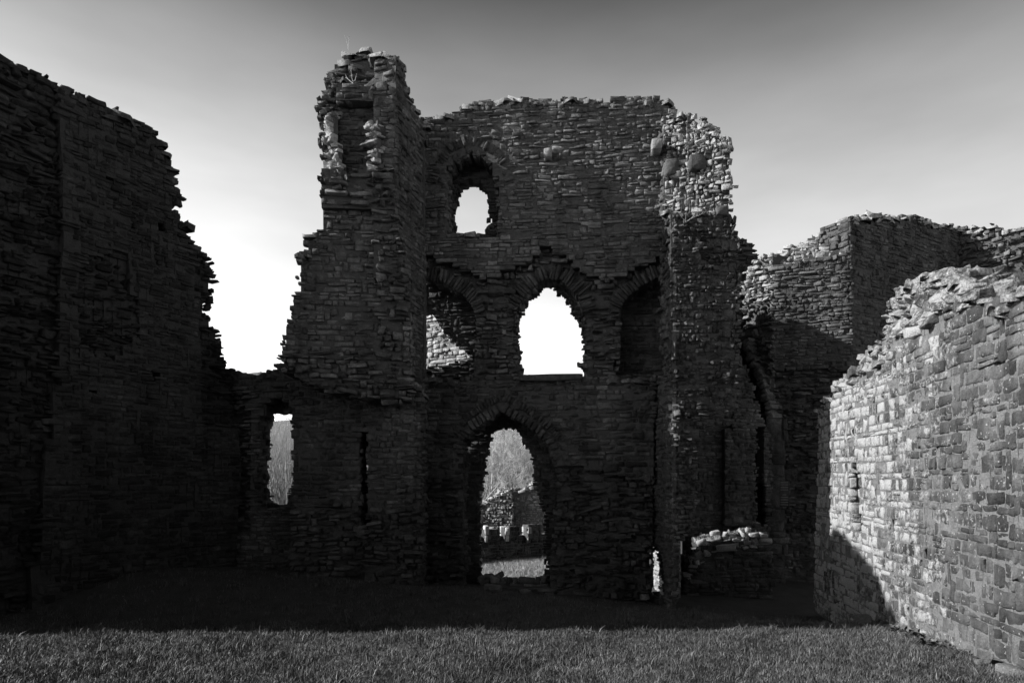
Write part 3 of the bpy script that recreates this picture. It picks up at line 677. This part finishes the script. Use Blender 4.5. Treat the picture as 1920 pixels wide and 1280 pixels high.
# ---------------------------------------------------------------- bare trees and thicket beyond
def tubes(segs, sides=3):
    """segs: (n,8) p0, p1, r0, r1"""
    S = np.array(segs); p0, p1, r0, r1 = S[:, :3], S[:, 3:6], S[:, 6], S[:, 7]; d = p1 - p0; d /= np.linalg.norm(d, axis=1)[:, None] + 1e-9
    ref = np.where(np.abs(d[:, 2:]) < .9, [[0, 0, 1.0]], [[1.0, 0, 0]]); x = np.cross(d, ref); x /= np.linalg.norm(x, axis=1)[:, None]; y = np.cross(d, x)
    an = np.arange(sides) * 2 * math.pi / sides; ca, sa = np.cos(an), np.sin(an); n = len(S)
    rg = x[:, None] * ca[None, :, None] + y[:, None] * sa[None, :, None]
    V = np.concatenate([p0[:, None] + rg * r0[:, None, None], p1[:, None] + rg * r1[:, None, None]], 1).reshape(-1, 3)
    i = np.arange(sides); j = (i + 1) % sides; q = np.stack([i, j, j + sides, i + sides], 1)
    return V, (q[None] + (np.arange(n) * 2 * sides)[:, None, None]).reshape(-1, 4)
def bare_tree(base, H, seed, label, nmax=2600):
    r = np.random.default_rng(seed); tr, tw = [], []
    def grow(p, d, L, rad, lev):
        n = 3 if lev < 3 else 2
        for k in range(n):
            d = d + r.normal(0, .10 + .05 * lev, 3); d[2] += .04; d /= np.linalg.norm(d); q = p + d * L / n; r2 = rad * (1 - .28 / n * 1.2)
            (tr if lev < 2 else tw).append((*p, *q, rad, r2)); p, rad = q, r2
            if lev < 6 and len(tw) < nmax and (k > 0 or lev > 0):
                for _ in range(2 if lev < 4 else r.integers(1, 3)):
                    a = r.normal(0, 1, 3); a -= d * a.dot(d); a /= np.linalg.norm(a); nd = d * r.uniform(.5, .9) + a * r.uniform(.5, .9); nd[2] += .15; nd /= np.linalg.norm(nd)
                    grow(p, nd, L * r.uniform(.5, .72), max(rad * r.uniform(.4, .62), .006), lev + 1)
    grow(np.array([0, 0, -.2]), np.array([r.normal(0, .06), 0, 1.0]), H * .62, H * .014, 0)
    o = empty('bare_tree', base, label, 'tree', 'bare trees beyond the walls')
    V, q = tubes(tr, 6); link('trunk', raw_mesh('trunk', V, q, M_BARK), o, base)
    V, q = tubes(tw, 3); link('crown', raw_mesh('crown', V, q, M_TWIG), o, base)
for i, (px, d, H, lab) in enumerate(((512, 38, 6.2, 'bare winter tree seen low through the tall narrow window'), (528, 47, 8.0, 'taller bare winter tree behind the one in the narrow window'), (935, 36, 6.4, 'bare winter tree with leaning limbs seen through the doorway'),
                         (968, 42, 7.6, 'bare winter tree standing behind the far ruin in the doorway'), (905, 33, 5.0, 'small bare tree at the edge of the doorway view beside the far ruin'), (1000, 48, 8.0, 'tall bare tree beyond the far ruin at the doorway edge'))):
    X, dd = pt(px, d); bare_tree((X, dd, gz(X, dd)), H, 70 + i, lab)
sg = []
for i in range(9500):
    d = rng.uniform(34, 60)
    px = rng.uniform(455, 580) if rng.random() < .45 else rng.uniform(880, 1030)
    X = (px - CX) / F * d; z = gz(X, d); h = rng.uniform(1.5, 5.2 if px > 700 else 7.0); a = rng.normal(0, .22, 2) * h; rr = rng.uniform(.008, .03)
    m = np.array([X + a[0] * .4 + rng.normal(0, .1), d + a[1] * .4, z + h * .55])
    sg.append((X, d, z - .1, *m, rr, rr * .8)); sg.append((*m, X + a[0], d + a[1], z + h, rr * .8, rr * .3))
V, q = tubes(sg, 3)
tag(link('winter_thicket', raw_mesh('winter_thicket', V, q, M_SCRUB)), 'pale leafless scrub covering the slope beyond the walls', 'scrub', kind='stuff')

# ---------------------------------------------------------------- grass
def blades(n, X, d, h, wdt, val, r):
    z = ground(X, d); ang = r.uniform(0, 6.283, n); lean_ = r.normal(0, .75, n) * h; la = r.uniform(0, 6.283, n)
    ux, uy = np.cos(ang) * wdt, np.sin(ang) * wdt; lx, ly = np.cos(la) * lean_, np.sin(la) * lean_
    co = np.zeros((n, 5, 3))
    co[:, 0] = np.stack([X - ux, d - uy, z - .01], 1); co[:, 1] = np.stack([X + ux, d + uy, z - .01], 1)
    co[:, 2] = np.stack([X - ux * .7 + lx * .35, d - uy * .7 + ly * .35, z + h * .55], 1); co[:, 3] = np.stack([X + ux * .7 + lx * .35, d + uy * .7 + ly * .35, z + h * .55], 1)
    co[:, 4] = np.stack([X + lx, d + ly, z + h * .95], 1)
    k = (np.arange(n) * 5)[:, None]
    q = np.array([[0, 1, 3, 2]]) + k; t = np.array([[2, 3, 4]]) + k
    col = np.repeat(np.repeat(val[:, None], 5, 1).reshape(-1)[:, None], 3, 1)
    return co.reshape(-1, 3), q, t, col
r = np.random.default_rng(5)
n = 385000
d = 5.6 + 9.2 * r.random(n) ** 1.35; X = r.uniform(-1, 1, n) * (.78 * d + .3)
wall_x = 4.44 + .153 * d - .05
keep = (X < wall_x) & ((d < 11.3) | (r.random(n) < .35)) & ((X - (-9.3 + 1.1 * (d - 10.9))) > -.5); X, d = X[keep], d[keep]; n = len(X)
tuft = .5 + .5 * wob(X, d, 3.0, 2.2) + .25 * wob(X, d, 9.0, 7.0)
h = np.clip(.022 + .034 * tuft + r.normal(0, .010, n), .012, .11); val = np.clip(r.normal(.056, .028, n) * (1 + .55 * wob(X, d, 5.0, 1.6) + .3 * wob(X, d, 8.0, 6.0)), .012, .3)
worn = wob(X, d, 14.0, .9) + .5 * wob(X, d, 4.0, 3.3); h = h * np.clip(1.05 + .45 * worn, .35, 1.8); val = val * np.clip(1 + .35 * wob(X, d, 21.0, .6), .5, 1.5)
dry = r.random(n) < .05 + .06 * (worn < -.5); val[dry] *= 2.4
co, q, t, col = blades(n, X, d, h, r.uniform(.0022, .0042, n), val, r)
tag(link('grass', raw_mesh('grass', co, [q, t], M_GRASS, col)), 'short mown grass of the castle court, lit in front and shaded behind', 'grass', kind='stuff')
nt_ = 900; tX = r.uniform(-9, 6, nt_); td = r.uniform(6.5, 13.5, nt_); rep_n = r.integers(10, 34, nt_)
X = np.repeat(tX, rep_n) + r.normal(0, .035, rep_n.sum()); d = np.repeat(td, rep_n) + r.normal(0, .035, rep_n.sum()); ok_ = X < 4.44 + .153 * d - .05; X, d = X[ok_], d[ok_]; n = len(X)
co, q, t, col = blades(n, X, d, np.clip(r.normal(.085, .03, n), .03, .17), r.uniform(.0025, .005, n), np.clip(r.normal(.075, .035, n), .015, .25), r)
tag(link('grass_tufts', raw_mesh('grass_tufts', co, [q, t], M_GRASS, col)), 'longer tufts standing out of the court grass', 'grass', kind='stuff')
n = 30000
d = r.uniform(16.2, 25.0, n); X = r.uniform(-.075, .075, n) * d
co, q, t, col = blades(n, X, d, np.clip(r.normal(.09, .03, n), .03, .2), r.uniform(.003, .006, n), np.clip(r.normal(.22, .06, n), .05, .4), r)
tag(link('far_grass', raw_mesh('far_grass', co, [q, t], M_GRASS, col)), 'sunlit rough grass seen through the doorway', 'grass', kind='stuff')

# ---------------------------------------------------------------- small plants on the ruins and at the wall foot
def sprig(name, base, segs, label, group=None):
    o = empty(name, base, label, 'plant', group)
    V, q = tubes(segs, 4); link('stem', raw_mesh('stem', V, q, M_BARK), o, base)
def stalks(seed, n, H, spread, rad, fork=True):
    r = np.random.default_rng(seed); out = []
    for i in range(n):
        p = np.array([r.normal(0, .03), r.normal(0, .03), -.05]); d = np.array([r.normal(0, spread), r.normal(0, spread), 1.0]); d /= np.linalg.norm(d); L = H * r.uniform(.6, 1.1); rr = rad
        for k in range(4):
            q = p + d * L / 4; out.append((*p, *q, rr, rr * .8)); p = q; rr *= .8; d = d + r.normal(0, .16, 3); d /= np.linalg.norm(d)
            if fork and k in (1, 2):
                e = d + r.normal(0, .6, 3); e /= np.linalg.norm(e); out.append((*p, *(p + e * L * .3), rr * .8, rr * .4))
    return out
def at(px, py, d): return (*pt(px, d), EYE - (py - HZ) / F * d)
sprig('withered_plant', at(652, 88, 14.25), stalks(1, 3, .34, .2, .003), 'thin withered stalks on the crest of the high pier')
sprig('withered_plant', at(662, 150, 13.75), stalks(2, 3, .36, .5, .008), 'forked dry twig growing from the pier below its crest')
sprig('withered_plant', at(1205, 192, 15.1), stalks(3, 7, .22, .35, .004, False), 'dry grass stalks on the main wall crest beside the torn end')
sprig('withered_plant', at(1290, 410, 14.0), stalks(4, 5, .3, .8, .006), 'dry twigs in the torn wall end below the jutting blocks')
M_LEAF = make_plain('weed_leaf', .04, .10, 30.0, 0.0)
def weed(base, n, R, seed, label):
    r = np.random.default_rng(seed); o = empty('wall_weed', base, label, 'plant', 'weeds along the foot of the near wall'); V, T = [], []
    for i in range(n):
        a = r.uniform(0, 6.28); L = R * r.uniform(.5, 1.1); up = r.uniform(.2, 1.0); w_ = L * r.uniform(.14, .24); c = np.array([r.normal(0, R * .35), r.normal(0, R * .35), 0])
        dr = np.array([math.cos(a), math.sin(a), 0]); sd = np.array([-math.sin(a), math.cos(a), 0]); k = len(V)
        V += [c, c + dr * L * .45 + sd * w_ + Z * L * up * .6, c + dr * L * .5 + Z * L * up * .52, c + dr * L * .45 - sd * w_ + Z * L * up * .6, c + dr * L + Z * L * up * .55]
        T += [(k, k + 2, k + 1), (k, k + 3, k + 2), (k + 1, k + 2, k + 4), (k + 2, k + 3, k + 4)]
    link('foliage', raw_mesh('foliage', np.array(V), np.array(T), M_LEAF), o, base)
for i, (d, off, n, R, lab) in enumerate(((11.2, .12, 26, .16, 'low weed clump where the shadow meets the near wall foot'), (10.5, .16, 34, .2, 'broad weed clump at the near wall foot just past the shadow'), (9.9, .12, 30, .18, 'leafy weed hugging the near wall foot midway along the lit stretch'),
                                  (9.2, .2, 30, .2, 'spreading weed at the near wall foot beside the upright stone'), (8.6, .1, 18, .13, 'small weed at the near wall foot towards the viewer'), (8.0, .1, 22, .15, 'last weed clump at the near wall foot by the picture corner'))):
    X = 4.44 + .153 * d - off; weed((X, d, gz(X, d) + .01), n, R, 300 + i, lab)
# fallen stones
def fallen(base, sz, seed, label):
    r = np.random.default_rng(seed); one = Stones(); o = empty('fallen_stone', base, label, 'stone', 'fallen stones at the foot of the walls')
    q = np.array([r.normal(0, .15), r.normal(0, .15), 1.0]); q /= np.linalg.norm(q); e1 = np.array([math.cos(seed), math.sin(seed), 0]); e1 -= q * e1.dot(q); e1 /= np.linalg.norm(e1)
    one.add(np.array(base) + Z * sz * .45, e1, np.cross(q, e1), q, sz, sz * .65, sz * .7, 0, sz * .12, (.12, .3, .5)); one.build(o, 1)
    ch = o.children[0]; ch.name = 'block'
for i, (px, d, sz, lab) in enumerate(((1618, 11.9, .22, 'flat fallen stone in the shaded angle by the near wall'), (1590, 12.6, .14, 'smaller fallen stone further into the shaded angle'), (925, 14.75, .2, 'fallen stone on the doorway threshold, the broadest one'), (985, 14.8, .15, 'squat fallen stone on the doorway threshold towards its right jamb'),
                               (1905, 7.45, .17, 'pale fallen stone at the near wall foot in the picture corner'), (1850, 8.0, .12, 'small fallen stone at the near wall foot beside the last weed'))):
    X, dd = pt(px, d); fallen((X, dd, gz(X, dd)), sz, 400 + i, lab)
